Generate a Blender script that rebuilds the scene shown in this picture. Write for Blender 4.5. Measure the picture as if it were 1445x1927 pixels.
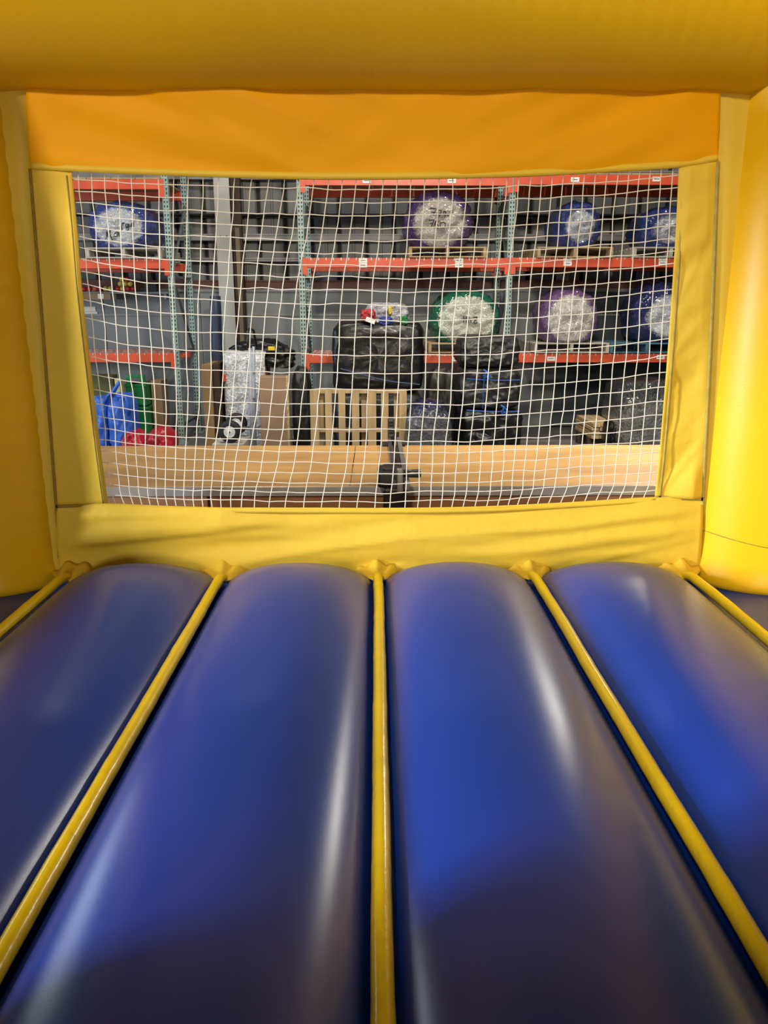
import bpy, bmesh, math, random
from mathutils import Vector, Matrix, noise

# ------------------------------------------------------------------ scene, camera, light
scene = bpy.context.scene
for o in list(bpy.data.objects):
    bpy.data.objects.remove(o)
COL = scene.collection
R = math.radians
PW, PH, F = 1445.0, 1927.0, 1447.0
PITCH, YAW = R(14.8), R(-0.68)
FZ = 0.75                                   # bounce floor seam above the warehouse floor
CAM = Vector((-0.01, 0.0, FZ + 1.0))
cd = bpy.data.cameras.new('camera')
cam = bpy.data.objects.new('camera', cd)
COL.objects.link(cam)
cd.sensor_fit = 'HORIZONTAL'
cd.sensor_width = 36.0
cd.lens = F * 36.0 / PW
cd.clip_start = 0.02
cam.location = CAM
cam.rotation_euler = (math.pi / 2 - PITCH, 0, YAW)
scene.camera = cam
scene.view_settings.view_transform = 'Standard'
scene.view_settings.look = 'None'
scene.view_settings.gamma = 1
scene.view_settings.use_curve_mapping = False
scene.view_settings.exposure = 0.0

world = bpy.data.worlds.new('world')
scene.world = world
world.use_nodes = True
world.node_tree.nodes['Background'].inputs[0].default_value = (0.80, 0.90, 1.0, 1)
world.node_tree.nodes['Background'].inputs[1].default_value = 0.05


def lamp(name, loc, target, size, power, color, spread=180):
    l = bpy.data.lights.new(name, 'AREA')
    if isinstance(size, tuple):
        l.shape = 'RECTANGLE'
        l.size, l.size_y = size
    else:
        l.shape = 'DISK'
        l.size = size
    l.energy = power
    l.color = color
    l.spread = R(spread)
    o = bpy.data.objects.new(name, l)
    o.location = loc
    o.rotation_euler = (Vector(target) - Vector(loc)).to_track_quat('-Z', 'Y').to_euler()
    COL.objects.link(o)
    return o


# high-bay lamps hanging over the warehouse, daylight from the loading door on the left, and an added rack fill
lamp('key_high_bay_lamp', (-2.0, -3.2, 5.9), (0, 2.2, 1.0), 0.5, 310, (1.0, 0.86, 0.58))
lamp('rear_door_light', (-0.5, -9.5, 2.3), (0, 2.5, 1.6), (1.2, 1.4), 340, (1.0, 0.91, 0.74))
lamp('table_strip_lamp', (2.45, 5.2, 2.75), (2.45, 5.2, 0), (0.4, 2.4), 130, (1.0, 0.95, 0.85))
lamp('rack_fill_light', (0.6, 4.3, 4.7), (1.0, 10.2, 1.5), 0.5, 150, (1.0, 0.93, 0.78), 150)  # added fill to brighten the rack fronts, no known fixture
lamp('aisle_high_bay_lamp', (2.6, 8.4, 7.3), (2.6, 10.4, 0.0), 0.5, 80, (1.0, 0.92, 0.76), 125)
lamp('aisle_high_bay_lamp', (-1.8, 7.6, 7.3), (-1.8, 9.0, 0.0), 0.5, 120, (1.0, 0.93, 0.80), 130)
lamp('side_door_daylight', (-16.0, -3.5, 4.1), (0, 1.4, 1.1), (1.1, 4.5), 265, (0.92, 0.96, 1.0), 36)
lamp('far_door_daylight', (-6.6, 7.4, 2.2), (0, 9.0, 1.4), 3.0, 150, (0.74, 0.87, 1.0))

_f = Vector((-math.sin(YAW) * math.cos(PITCH), math.cos(YAW) * math.cos(PITCH), -math.sin(PITCH)))
_r = Vector((math.cos(YAW), math.sin(YAW), 0))
_u = _r.cross(_f)


def ray(px, py):
    return _f * F + _r * (px - PW / 2) + _u * (PH / 2 - py)


def at(px, py, Y):
    """point of the photograph's ray on the vertical plane y = Y"""
    d = ray(px, py)
    t = (Y - CAM.y) / d.y
    return CAM + d * t


def atz(px, py, Z):
    d = ray(px, py)
    t = (Z - CAM.z) / d.z
    return CAM + d * t


# ------------------------------------------------------------------ materials
MATS = {}


def mat(name, color, rough=0.5, metal=0.0, noise_scale=None, noise_amt=0.15, bump=0.0, bump_scale=40.0,
        stretch=(1, 1, 1), spec=0.5, coat=0.0, translucent=0.0, dark=None, detail=4.0):
    if name in MATS:
        return MATS[name]
    m = bpy.data.materials.new(name)
    m.use_nodes = True
    nt = m.node_tree
    n, l = nt.nodes, nt.links
    b = n['Principled BSDF']
    b.inputs['Base Color'].default_value = (*color, 1)
    b.inputs['Roughness'].default_value = rough
    b.inputs['Metallic'].default_value = metal
    b.inputs['Specular IOR Level'].default_value = spec
    b.inputs['Coat Weight'].default_value = coat
    b.inputs['Coat Roughness'].default_value = 0.12
    tc = n.new('ShaderNodeTexCoord')
    mp = n.new('ShaderNodeMapping')
    mp.inputs['Scale'].default_value = stretch
    l.new(tc.outputs['Object'], mp.inputs['Vector'])
    colsock = None
    if noise_scale:
        t = n.new('ShaderNodeTexNoise')
        t.inputs['Scale'].default_value = noise_scale
        t.inputs['Detail'].default_value = detail
        l.new(mp.outputs[0], t.inputs['Vector'])
        cr = n.new('ShaderNodeValToRGB')
        cr.color_ramp.elements[0].position = 0.3
        cr.color_ramp.elements[1].position = 0.7
        dk = dark if dark else tuple(c * (1 - noise_amt) for c in color)
        lt = tuple(min(1, c * (1 + noise_amt * 0.6)) for c in color)
        cr.color_ramp.elements[0].color = (*dk, 1)
        cr.color_ramp.elements[1].color = (*lt, 1)
        l.new(t.outputs['Fac'], cr.inputs['Fac'])
        l.new(cr.outputs['Color'], b.inputs['Base Color'])
        colsock = cr.outputs['Color']
    nsock = None
    if bump:
        t2 = n.new('ShaderNodeTexNoise')
        t2.inputs['Scale'].default_value = bump_scale
        t2.inputs['Detail'].default_value = 5
        l.new(mp.outputs[0], t2.inputs['Vector'])
        bp = n.new('ShaderNodeBump')
        bp.inputs['Strength'].default_value = bump
        bp.inputs['Distance'].default_value = 0.02
        l.new(t2.outputs['Fac'], bp.inputs['Height'])
        l.new(bp.outputs['Normal'], b.inputs['Normal'])
        nsock = bp.outputs['Normal']
    if translucent:
        tr = n.new('ShaderNodeBsdfTranslucent')
        tr.inputs['Color'].default_value = (*color, 1)
        if colsock:
            l.new(colsock, tr.inputs['Color'])
        if nsock:
            l.new(nsock, tr.inputs['Normal'])
        mx = n.new('ShaderNodeMixShader')
        mx.inputs[0].default_value = translucent
        l.new(b.outputs[0], mx.inputs[1])
        l.new(tr.outputs[0], mx.inputs[2])
        l.new(mx.outputs[0], n['Material Output'].inputs['Surface'])
    MATS[name] = m
    return m


def wrap_mat(name, core, rim, cx=0.5, black=False):
    """stretch wrap: many whitish layers over the middle of the roll end, fewer over the coloured rim"""
    m = bpy.data.materials.new(name)
    m.use_nodes = True
    nt = m.node_tree
    n, l = nt.nodes, nt.links
    b = n['Principled BSDF']
    tc = n.new('ShaderNodeTexCoord')
    # radial distance in the roll-end plane (object space is normalised to about +-1)
    mp = n.new('ShaderNodeMapping')
    mp.inputs['Scale'].default_value = (1, 0, 1)
    l.new(tc.outputs['Object'], mp.inputs['Vector'])
    nz = n.new('ShaderNodeTexNoise')
    nz.inputs['Scale'].default_value = 9.0
    nz.inputs['Detail'].default_value = 6
    nz.inputs['Distortion'].default_value = 1.6
    l.new(tc.outputs['Object'], nz.inputs['Vector'])
    ln = n.new('ShaderNodeVectorMath')
    ln.operation = 'LENGTH'
    l.new(mp.outputs[0], ln.inputs[0])
    add = n.new('ShaderNodeMath')
    add.operation = 'MULTIPLY_ADD'
    l.new(nz.outputs['Fac'], add.inputs[0])
    add.inputs[1].default_value = 0.34
    l.new(ln.outputs['Value'], add.inputs[2])
    cr = n.new('ShaderNodeValToRGB')
    cr.color_ramp.elements[0].position = cx
    cr.color_ramp.elements[0].color = (*core, 1)
    cr.color_ramp.elements[1].position = cx + 0.14
    cr.color_ramp.elements[1].color = (*rim, 1)
    l.new(add.outputs[0], cr.inputs['Fac'])
    # streaky light / dark crease shading put into the film colour
    n2 = n.new('ShaderNodeTexNoise')
    n2.inputs['Scale'].default_value = 13.0
    n2.inputs['Detail'].default_value = 8
    n2.inputs['Distortion'].default_value = 2.5
    l.new(tc.outputs['Object'], n2.inputs['Vector'])
    c2 = n.new('ShaderNodeValToRGB')
    c2.color_ramp.elements[0].position = 0.36
    c2.color_ramp.elements[0].color = (0.32, 0.32, 0.34, 1)
    c2.color_ramp.elements[1].position = 0.56
    c2.color_ramp.elements[1].color = (1, 1, 1, 1)
    l.new(n2.outputs['Fac'], c2.inputs['Fac'])
    mu = n.new('ShaderNodeMixRGB')
    mu.blend_type = 'MULTIPLY'
    mu.inputs[0].default_value = 0.62
    l.new(cr.outputs['Color'], mu.inputs[1])
    l.new(c2.outputs['Color'], mu.inputs[2])
    l.new(mu.outputs[0], b.inputs['Base Color'])
    bp = n.new('ShaderNodeBump')
    bp.inputs['Strength'].default_value = 0.9
    bp.inputs['Distance'].default_value = 0.05
    l.new(n2.outputs['Fac'], bp.inputs['Height'])
    l.new(bp.outputs['Normal'], b.inputs['Normal'])
    b.inputs['Roughness'].default_value = 0.22
    b.inputs['Coat Weight'].default_value = 0.6
    b.inputs['Coat Roughness'].default_value = 0.1
    return m


def vinyl(name, color, rough, var=0.06, bump=0.04, bscale=220, translucent=0.0, big=1.6, spec=0.5, coat=0.0):
    return mat(name, color, rough=rough, noise_scale=big, noise_amt=var, bump=bump, bump_scale=bscale,
               translucent=translucent, spec=spec, coat=coat)


YELLOW = (0.78, 0.46, 0.006)
M_yel = vinyl('yellow_vinyl', YELLOW, 0.36, spec=0.35)
M_panel = vinyl('yellow_panel_vinyl', (0.80, 0.55, 0.055), 0.5, var=0.07, bump=0.10, bscale=30, translucent=0.07, spec=0.25)
M_panel_top = vinyl('shade_tinted_panel_vinyl', (0.88, 0.40, 0.001), 0.55, var=0.07, bump=0.06, bscale=30, translucent=0.07, spec=0.15)  # same yellow vinyl with the orange shade below the beam put into its colour
M_rope = mat('yellow_piping_vinyl', (0.93, 0.66, 0.006), rough=0.25, noise_scale=6, noise_amt=0.06, bump=0.15,
             bump_scale=25, coat=0.3)
M_blue = vinyl('blue_floor_vinyl', (0.006, 0.042, 0.35), 0.27, var=0.05, bump=0.02, bscale=260, spec=0.6)
M_seam = mat('seam_tape', (0.42, 0.33, 0.07), rough=0.5, noise_scale=30, noise_amt=0.2)
M_seam_dark = mat('stitch_line', (0.30, 0.19, 0.02), rough=0.7, noise_scale=50, noise_amt=0.2)
M_net = mat('net_cord', (0.80, 0.77, 0.70), rough=0.7, noise_scale=25, noise_amt=0.1)


# ------------------------------------------------------------------ mesh helpers
def tag(o, label, cat, group=None, kind=None):
    if label:
        o['label'] = label
    if cat:
        o['category'] = cat
    if group:
        o['group'] = group
    if kind:
        o['kind'] = kind
    return o


def empty(name, loc, label, cat, group=None, rz=0.0):
    o = bpy.data.objects.new(name, None)
    o.location = loc
    o.rotation_euler = (0, 0, rz)
    o.empty_display_size = 0.1
    COL.objects.link(o)
    return tag(o, label, cat, group)


class MB:
    """collects verts and faces in world coordinates (or in the parent's local ones)"""

    def __init__(self):
        self.v, self.f = [], []

    def add(self, vs, fs):
        k = len(self.v)
        self.v += [tuple(p) for p in vs]
        self.f += [tuple(i + k for i in q) for q in fs]
        return self

    def box(self, x0, x1, y0, y1, z0, z1, M=None):
        vs = [Vector((x, y, z)) for x in (x0, x1) for y in (y0, y1) for z in (z0, z1)]
        if M:
            vs = [M @ p for p in vs]
        return self.add(vs, [(0, 1, 3, 2), (4, 6, 7, 5), (0, 4, 5, 1), (2, 3, 7, 6), (0, 2, 6, 4), (1, 5, 7, 3)])

    def bbox(self, x0, x1, y0, y1, z0, z1, b=0.006, M=None):
        """box with chamfered edges"""
        bm = bmesh.new()
        bmesh.ops.create_cube(bm, size=1)
        for v in bm.verts:
            v.co = Vector(((x0 + x1) / 2 + v.co.x * (x1 - x0), (y0 + y1) / 2 + v.co.y * (y1 - y0),
                           (z0 + z1) / 2 + v.co.z * (z1 - z0)))
        bmesh.ops.bevel(bm, geom=bm.edges[:], offset=b, segments=2, affect='EDGES', profile=0.5)
        bm.verts.index_update()
        vs = [(M @ v.co) if M else v.co.copy() for v in bm.verts]
        fs = [[v.index for v in f.verts] for f in bm.faces]
        bm.free()
        return self.add(vs, fs)

    def tube(self, pts, r, seg=8, cap=True, flat=1.0):
        pts = [Vector(p) for p in pts]
        rr = r if isinstance(r, (list, tuple)) else [r] * len(pts)
        rings = []
        up = None
        for i, p in enumerate(pts):
            a = pts[max(0, i - 1)]
            c = pts[min(len(pts) - 1, i + 1)]
            t = (c - a).normalized()
            if up is None:
                up = Vector((0, 0, 1)) if abs(t.z) < 0.9 else Vector((1, 0, 0))
            s = t.cross(up).normalized()
            w = s.cross(t).normalized()
            up = w
            rings.append([p + (s * math.cos(k * 2 * math.pi / seg) + w * flat * math.sin(k * 2 * math.pi / seg)) * rr[i]
                          for k in range(seg)])
        vs = [q for ring in rings for q in ring]
        fs = []
        for i in range(len(pts) - 1):
            for k in range(seg):
                a, b = i * seg + k, i * seg + (k + 1) % seg
                fs.append((a, b, b + seg, a + seg))
        if cap:
            fs.append(tuple(range(seg - 1, -1, -1)))
            fs.append(tuple((len(pts) - 1) * seg + k for k in range(seg)))
        return self.add(vs, fs)

    def lathe(self, prof, center, axis='z', seg=24, cap=True):
        c = Vector(center)
        vs, fs = [], []
        for (r, h) in prof:
            for k in range(seg):
                a = 2 * math.pi * k / seg
                if axis == 'z':
                    vs.append(c + Vector((r * math.cos(a), r * math.sin(a), h)))
                elif axis == 'x':
                    vs.append(c + Vector((h, r * math.cos(a), r * math.sin(a))))
                else:
                    vs.append(c + Vector((r * math.sin(a), h, r * math.cos(a))))
        for i in range(len(prof) - 1):
            for k in range(seg):
                a, b = i * seg + k, i * seg + (k + 1) % seg
                fs.append((a, b, b + seg, a + seg))
        if cap:
            fs.append(tuple(range(seg - 1, -1, -1)))
            fs.append(tuple((len(prof) - 1) * seg + k for k in range(seg)))
        return self.add(vs, fs)

    def grid(self, fn, nu, nv, wrap=False):
        vs = [fn(i / nu, j / nv) for j in range(nv + 1) for i in range(nu + 1)]
        fs = [(j * (nu + 1) + i, j * (nu + 1) + i + 1, (j + 1) * (nu + 1) + i + 1, (j + 1) * (nu + 1) + i)
              for j in range(nv) for i in range(nu)]
        return self.add(vs, fs)

    def build(self, name, material, parent=None, smooth=False, label=None, solid=0.0, kind=None, loc=None, auto=None):
        me = bpy.data.meshes.new(name)
        me.from_pydata(self.v, [], self.f)
        bm = bmesh.new()
        bm.from_mesh(me)
        bmesh.ops.recalc_face_normals(bm, faces=bm.faces[:])
        bm.to_mesh(me)
        bm.free()
        me.materials.append(material)
        if smooth:
            me.polygons.foreach_set('use_smooth', [True] * len(me.polygons))
        me.update()
        o = bpy.data.objects.new(name, me)
        COL.objects.link(o)
        if parent:
            o.parent = parent
            # verts are given in world space: take the parent's place off again
            pw = Matrix.Identity(4)
            chain = []
            p = parent
            while p:
                chain.append(p)
                p = p.parent
            for p in reversed(chain):
                pw = pw @ Matrix.LocRotScale(p.location, p.rotation_euler, p.scale)
            if loc is None:
                me.transform(pw.inverted())
        if loc is not None:
            o.location = loc
        if solid:
            md = o.modifiers.new('thickness', 'SOLIDIFY')
            md.thickness = solid
            md.offset = 0
        if label:
            o['label'] = label
        if kind:
            o['kind'] = kind
        return o


def copy_tree(o, parent=None):
    c = o.copy()
    COL.objects.link(c)
    c.parent = parent
    for ch in [x for x in bpy.data.objects if x.parent == o]:
        copy_tree(ch, c)
    return c


def fbm(p, sc, seed=0.0, oct=4):
    return noise.fractal(Vector((p[0] * sc + seed, p[1] * sc + seed * 1.7, p[2] * sc - seed)), 1.0, 2.0, oct)


# ------------------------------------------------------------------ warehouse shell
M_conc = mat('warehouse_concrete', (0.16, 0.155, 0.15), rough=0.7, noise_scale=3, noise_amt=0.25, bump=0.1)
M_sheet = mat('grey_wall_sheet', (0.16, 0.165, 0.17), rough=0.55, noise_scale=1.2, noise_amt=0.28, stretch=(1, 1, 0.35))
M_gap = mat('dark_wall_backing', (0.018, 0.016, 0.015), rough=0.9, noise_scale=3, noise_amt=0.3)
M_girt = mat('grey_girt_steel', (0.26, 0.26, 0.27), rough=0.5, noise_scale=4, noise_amt=0.25)
M_girt_red = mat('brown_girt_steel', (0.11, 0.035, 0.025), rough=0.6, noise_scale=4, noise_amt=0.3)
M_liner = mat('grey_liner_board', (0.20, 0.215, 0.23), rough=0.6, noise_scale=1.1, noise_amt=0.2)
M_liner_blue = mat('slate_liner_board', (0.045, 0.055, 0.075), rough=0.6, noise_scale=1.1, noise_amt=0.3)

YW = 11.75
fl = MB().box(-14, 14, -9, 13, -0.1, 0).build('floor', M_conc)
tag(fl, 'grey concrete warehouse floor under the racks', 'floor', kind='structure')
wall = MB().box(-14, 14, YW, YW + 0.15, 0, 8).build('wall_back', M_gap)
tag(wall, 'grey sheet metal warehouse wall with dark ribs behind the racks', 'wall', kind='structure')
px = -6.3
k = 0
rng = random.Random(4)
while px < 6.3:
    w = 0.335 + 0.02 * rng.random()
    # each wall sheet is folded: flat pan with two shallow raised ribs
    prof = [(0, 0.0), (0.02, -0.03), (w * 0.45, -0.03), (w * 0.48, -0.042), (w * 0.55, -0.042), (w * 0.58, -0.03),
            (w - 0.02, -0.03), (w, 0.0)]
    mb = MB()
    vs = [(px + a, YW + b, z) for (a, b) in prof for z in (0.02, 7.9)]
    mb.add(vs, [(2 * i, 2 * i + 2, 2 * i + 3, 2 * i + 1) for i in range(len(prof) - 1)])
    mb.build('wall_sheet', M_sheet, wall)
    px += w + 0.045
for (zy, h, m, nm) in ((447, 0.09, M_girt, 'girt'), (489, 0.05, M_girt, 'girt'), (535, 0.11, M_girt_red, 'girt'),
                       (405, 0.03, M_gap, 'girt'), (330, 0.12, M_girt, 'girt')):
    z = at(700, zy, YW - 0.12).z
    MB().box(-7, 7, YW - 0.16, YW - 0.04, z - h / 2, z + h / 2).box(-7, 7, YW - 0.17, YW - 0.155, z + h / 2 - 0.02,
                                                                      z + h / 2).build(nm, m, wall)
zt = at(700, 549, YW - 0.1).z
xs = [-6.3, -3.95, -2.55, -1.05, 0.2, 1.45, 2.68, 3.9, 6.3]
for i in range(8):
    m = M_liner if i < 4 else (M_liner if i in (4, 5) else M_liner_blue)
    MB().bbox(xs[i] + 0.004, xs[i + 1] - 0.004, YW - 0.12, YW - 0.045, 0.02, zt, 0.004).build('liner_board', m, wall)
MB().box(-6.3, 6.3, YW - 0.14, YW - 0.03, zt, zt + 0.05).build('liner_cap', M_girt, wall)
MB().box(-6.3, 6.3, YW - 0.14, YW - 0.115, zt - 0.34, zt - 0.31).build('liner_batten', M_girt, wall)

# building column with timber post behind the hand truck
Yc = YW - 0.35
bc = empty('building_column', (at(421, 700, Yc).x, Yc, 0), 'pale grey steel building column on the back wall between the racks', 'column')
x0, x1 = at(407, 450, Yc).x, at(436, 450, Yc).x
M_colgrey = mat('column_grey_paint', (0.42, 0.43, 0.42), rough=0.5, noise_scale=2.5, noise_amt=0.18)
M_brown = mat('dark_brown_timber', (0.045, 0.026, 0.016), rough=0.8, noise_scale=8, noise_amt=0.4, stretch=(1, 1, 0.2))
M_post = mat('tan_timber_post', (0.20, 0.16, 0.11), rough=0.8, noise_scale=8, noise_amt=0.3, stretch=(1, 1, 0.2))
MB().bbox(x0, x1, Yc - 0.012, Yc + 0.012, 0, 7.5, 0.003).build('flange', M_colgrey, bc)
MB().box((x0 + x1) / 2 - 0.008, (x0 + x1) / 2 + 0.008, Yc + 0.012, Yc + 0.22, 0, 7.5).build('web', M_colgrey, bc)
MB().bbox(x0, x1, Yc + 0.22, Yc + 0.24, 0, 7.5, 0.003).build('flange', M_colgrey, bc)
for s in (0.3, 0.7):
    MB().lathe([(0.012, 0), (0.012, -0.012), (0.006, -0.016)], (x0 + (x1 - x0) * s, Yc - 0.012, at(421, 445, Yc).z), 'y', 6).build('bolt', M_gap, bc)
xb0, xb1 = at(437, 450, Yc).x, at(455, 450, Yc).x
tb = MB().bbox(xb0 + 0.005, xb1, Yc, Yc + 0.13, 0, 7.5, 0.004).build('timber_post', M_brown)
tag(tb, 'dark brown timber running up right beside the grey building column', 'timber')
pt = MB().bbox(at(445, 450, Yc).x, at(453, 450, Yc).x, Yc - 0.1, Yc - 0.01, 0, at(449, 430, Yc).z, 0.004).build('timber_post', M_post)
tag(pt, 'thin tan timber stud standing in front of the dark brown timber', 'timber')
# dark blue tarp roll leaning by the column
M_navy = mat('navy_tarp', (0.03, 0.045, 0.09), rough=0.5, noise_scale=5, noise_amt=0.4, bump=0.5, bump_scale=12, stretch=(1, 1, 0.2))
p0, p1 = at(405, 557, Yc - 0.25), at(412, 760, Yc - 0.25)
ZB = 0.0
p1 = p0 + (p1 - p0) * ((p0.z - ZB) / (p0.z - p1.z))
tr = MB().tube([p0 + (p1 - p0) * (i / 8) for i in range(9)], [0.075, 0.08, 0.077, 0.085, 0.08, 0.085, 0.08, 0.084, 0.08], 12).build('tarp_roll', M_navy, smooth=True)
tag(tr, 'dark blue rolled tarp standing upright against the grey building column', 'tarp')

# ------------------------------------------------------------------ bounce house
YWL = 2.91                                  # plane of the far wall
BH = empty('bounce_house', (0, 1.0, 0), 'yellow and blue inflatable bounce house seen from inside, netted window ahead', 'bounce house')
Y_BACK = -0.95
X_COL, Y_COL, R_COL = 1.565, 3.05, 0.30
Z_BEAM, R_BEAM = FZ + 2.01, 0.30

# base cushion below the floor
MB().bbox(-1.9, 1.9, Y_BACK - 0.35, 3.38, 0.0, FZ - 0.1, 0.09).build('base_cushion', M_blue, BH, smooth=False)


# floor tubes
def floor_tube(xc, half, zb=-0.075, H=0.165, name='floor_tube'):
    n, ylen = 40, 70
    y0, y1 = Y_BACK + 0.1, YWL - 0.005

    def fn(u, v):
        a = math.pi * (1 - u)
        ca, sa = math.cos(a), math.sin(a)
        x = half * (abs(ca) ** 0.92) * (1 if ca > 0 else -1)
        y = y0 + (y1 - y0) * (v ** 0.8 if v > 0 else 0)
        e = max(0.0, (y - (y1 - 0.34)) / 0.34)
        hs = math.sqrt(max(0.0, 1 - (e * 0.94) ** 2.6))
        z = zb + (H * hs) * (max(0, sa) ** 0.95)
        z += 0.0025 * noise.noise(Vector((x * 2 + xc * 5, y * 1.1, 3))) * sa
        return (xc + x, y, FZ + z)
    mb = MB().grid(fn, n, ylen)
    return mb.build(name, M_blue, BH, smooth=True)


SP = 0.6
for i in range(4):
    floor_tube((-1.5 + i) * SP, SP / 2 - 0.002)
# lower flat strips beyond the outer piping
for s in (-1, 1):
    def fn(u, v, s=s):
        x = 1.2 + 0.006 + u * 0.62
        y = Y_BACK + (3.25 - Y_BACK) * v
        return (s * x, y, FZ - 0.115 + 0.055 * math.sin(math.pi * min(1, u * 1.25)) ** 0.6)
    MB().grid(fn, 14, 40).build('floor_strip', M_blue, BH, smooth=True)

# yellow piping over the seams
for i in range(5):
    xr = (-2 + i) * SP
    pts, rr = [], []
    n = 150
    for j in range(n + 1):
        t = j / n
        y = Y_BACK + 0.15 + (YWL - 0.03 - Y_BACK - 0.15) * t
        wob = 0.004 * noise.noise(Vector((i * 9.1, y * 2.2, 0)))
        pts.append((xr + wob, y, FZ + 0.012 - 0.045 * max(0, (y - YWL + 0.16) / 0.13) ** 1.5 + 0.003 * noise.noise(Vector((i * 3.3, y * 3.0, 5)))))
        rr.append(0.0185 * (1 + 0.05 * noise.noise(Vector((i * 7.7, y * 12, 2))) + 0.05 * max(0, math.sin(y * 21 + i)) ** 12))
    MB().tube(pts, rr, 12).build('seam_piping', M_rope, BH, smooth=True)
    # yellow gusset where the piping meets the wall
    def fng(u, v, xr=xr):
        w = 0.10 * (1 - v) + 0.022 * v
        return (xr + (u - 0.5) * 2 * w, YWL - 0.004 - 0.11 * v, FZ + 0.035 - 0.045 * v - 0.05 * abs(2 * u - 1) ** 1.5 * (1 - v) + 0.012 * math.sin(u * 17 + xr * 9) * (1 - v))
    MB().grid(fng, 12, 6).build('corner_gusset', M_panel, BH, smooth=True, solid=0.004)


def pline(pts, n):
    """smooth polyline through pixels, by piecewise Catmull-Rom; returns f(t)"""
    P = [Vector(p) for p in pts]

    def f(t):
        s = t * (len(P) - 1)
        i = min(int(s), len(P) - 2)
        w = s - i
        a, b = P[i], P[i + 1]
        p0 = P[i - 1] if i > 0 else a * 2 - b
        p3 = P[i + 2] if i + 2 < len(P) else b * 2 - a
        return 0.5 * ((2 * a) + (b - p0) * w + (2 * p0 - 5 * a + 4 * b - p3) * w * w + (3 * a - p0 - 3 * b + p3) * w ** 3)
    return f


def W(px, py):
    p = at(px, py, YWL)
    return (p.x, p.z)


def coons(top, bot, left, right, disp):
    """patch between four edge curves given on the wall plane (x, z)"""
    def fn(u, v):
        a, b = top(u), bot(u)
        c, d = left(v), right(v)
        p = a * (1 - v) + b * v + c * (1 - u) + d * u - (
            top(0) * (1 - u) * (1 - v) + top(1) * u * (1 - v) + bot(0) * (1 - u) * v + bot(1) * u * v)
        return (p.x, YWL + disp(p.x, p.y, u, v), p.y)
    return fn


def L(*pp):
    return pline([W(*p) for p in pp], 0)


win_top = L((135, 323), (330, 331), (560, 338), (760, 338), (960, 334), (1120, 326), (1277, 316))
win_bot = L((203, 947), (330, 952), (470, 955), (720, 956), (900, 954), (1060, 946), (1232, 935))
win_l = L((135, 323), (146, 440), (156, 560), (176, 735), (190, 850), (203, 947))
win_r = L((1277, 316), (1271, 440), (1263, 570), (1251, 730), (1241, 850), (1232, 935))


def folds(x, z, ang, sc, amp, seed, stretch=7.0):
    ca, sa = math.cos(ang), math.sin(ang)
    a, b = x * ca + z * sa, -x * sa + z * ca
    n = noise.noise(Vector((a * sc / stretch, b * sc, seed)))
    n2 = noise.noise(Vector((a * sc * 2 / stretch, b * sc * 2.1, seed + 9)))
    return amp * (n + 0.5 * n2 - 1.2 * (max(0, 0.25 - abs(n)) * 2) ** 2)


def d_top(x, z, u, v):
    e = min(1, 6 * v, 8 * (1 - v)) * min(1, 12 * u, 12 * (1 - u))
    return e * (folds(x, z, 0.45, 5.0, 0.030, 3.1) * min(1, max(0, (u - 0.3) * 4)) + folds(x, z, -0.35, 5.0, 0.026, 6.1) * min(1, max(0, (0.6 - u) * 4))) - 0.012 * math.sin(math.pi * v)


def d_low(x, z, u, v):
    e = min(1, 5 * v + .3, 10 * (1 - v)) * min(1, 14 * u, 14 * (1 - u))
    return e * (folds(x, z, 0.13, 9.0, 0.028, 7.7, 9) + folds(x, z, 0.02, 16.0, 0.008, 1.2, 9)) - 0.015 * math.sin(math.pi * v)


def d_left(x, z, u, v):
    e = min(1, 5 * u, 5 * (1 - u))
    return e * folds(x, z, 1.1, 5.0, 0.005, 2.2)


def d_right(x, z, u, v):
    e = min(1, 4 * u, 4 * (1 - u))
    return e * (folds(x, z, 1.0, 6.0, 0.026, 5.2, 4) + folds(x, z, 0.4, 14.0, 0.006, 8.0, 4))


UP_B = L((57, 318), (135, 323), (330, 331), (560, 338), (760, 338), (960, 334), (1120, 326), (1277, 316), (1350, 304))
UP_T = L((50, 110), (300, 112), (720, 112), (1100, 112), (1355, 108))
MB().grid(coons(UP_T, UP_B, L((50, 110), (53, 214), (57, 318)), L((1355, 108), (1352, 206), (1350, 304)), d_top), 130, 24).build(
    'upper_panel', M_panel_top, BH, smooth=True, solid=0.0022, label='yellow vinyl band above the net, shaded orange in its colour')
LO_T = L((106, 952), (203, 947), (330, 952), (470, 955), (720, 956), (900, 954), (1060, 946), (1232, 935), (1322, 938))
LO_B = L((115, 1085), (400, 1085), (720, 1085), (1000, 1085), (1314, 1085))
MB().grid(coons(LO_T, LO_B, L((106, 952), (110, 1018), (115, 1085)), L((1322, 938), (1318, 1010), (1314, 1085)), d_low), 150, 26).build(
    'lower_panel', M_panel, BH, smooth=True, solid=0.0022, label='pale yellow creased vinyl band below the net')
MB().grid(coons(L((57, 318), (96, 320), (135, 323)), L((106, 952), (154, 950), (203, 947)),
                L((57, 318), (81, 620), (106, 952)), win_l, d_left), 14, 70).build('side_panel', M_panel, BH, smooth=True, solid=0.0022)
MB().grid(coons(L((1277, 316), (1313, 311), (1350, 304)), L((1232, 935), (1277, 936), (1322, 938)),
                win_r, L((1350, 304), (1338, 620), (1322, 938)), d_right), 20, 80).build('side_panel', M_panel, BH, smooth=True, solid=0.0022)
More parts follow.
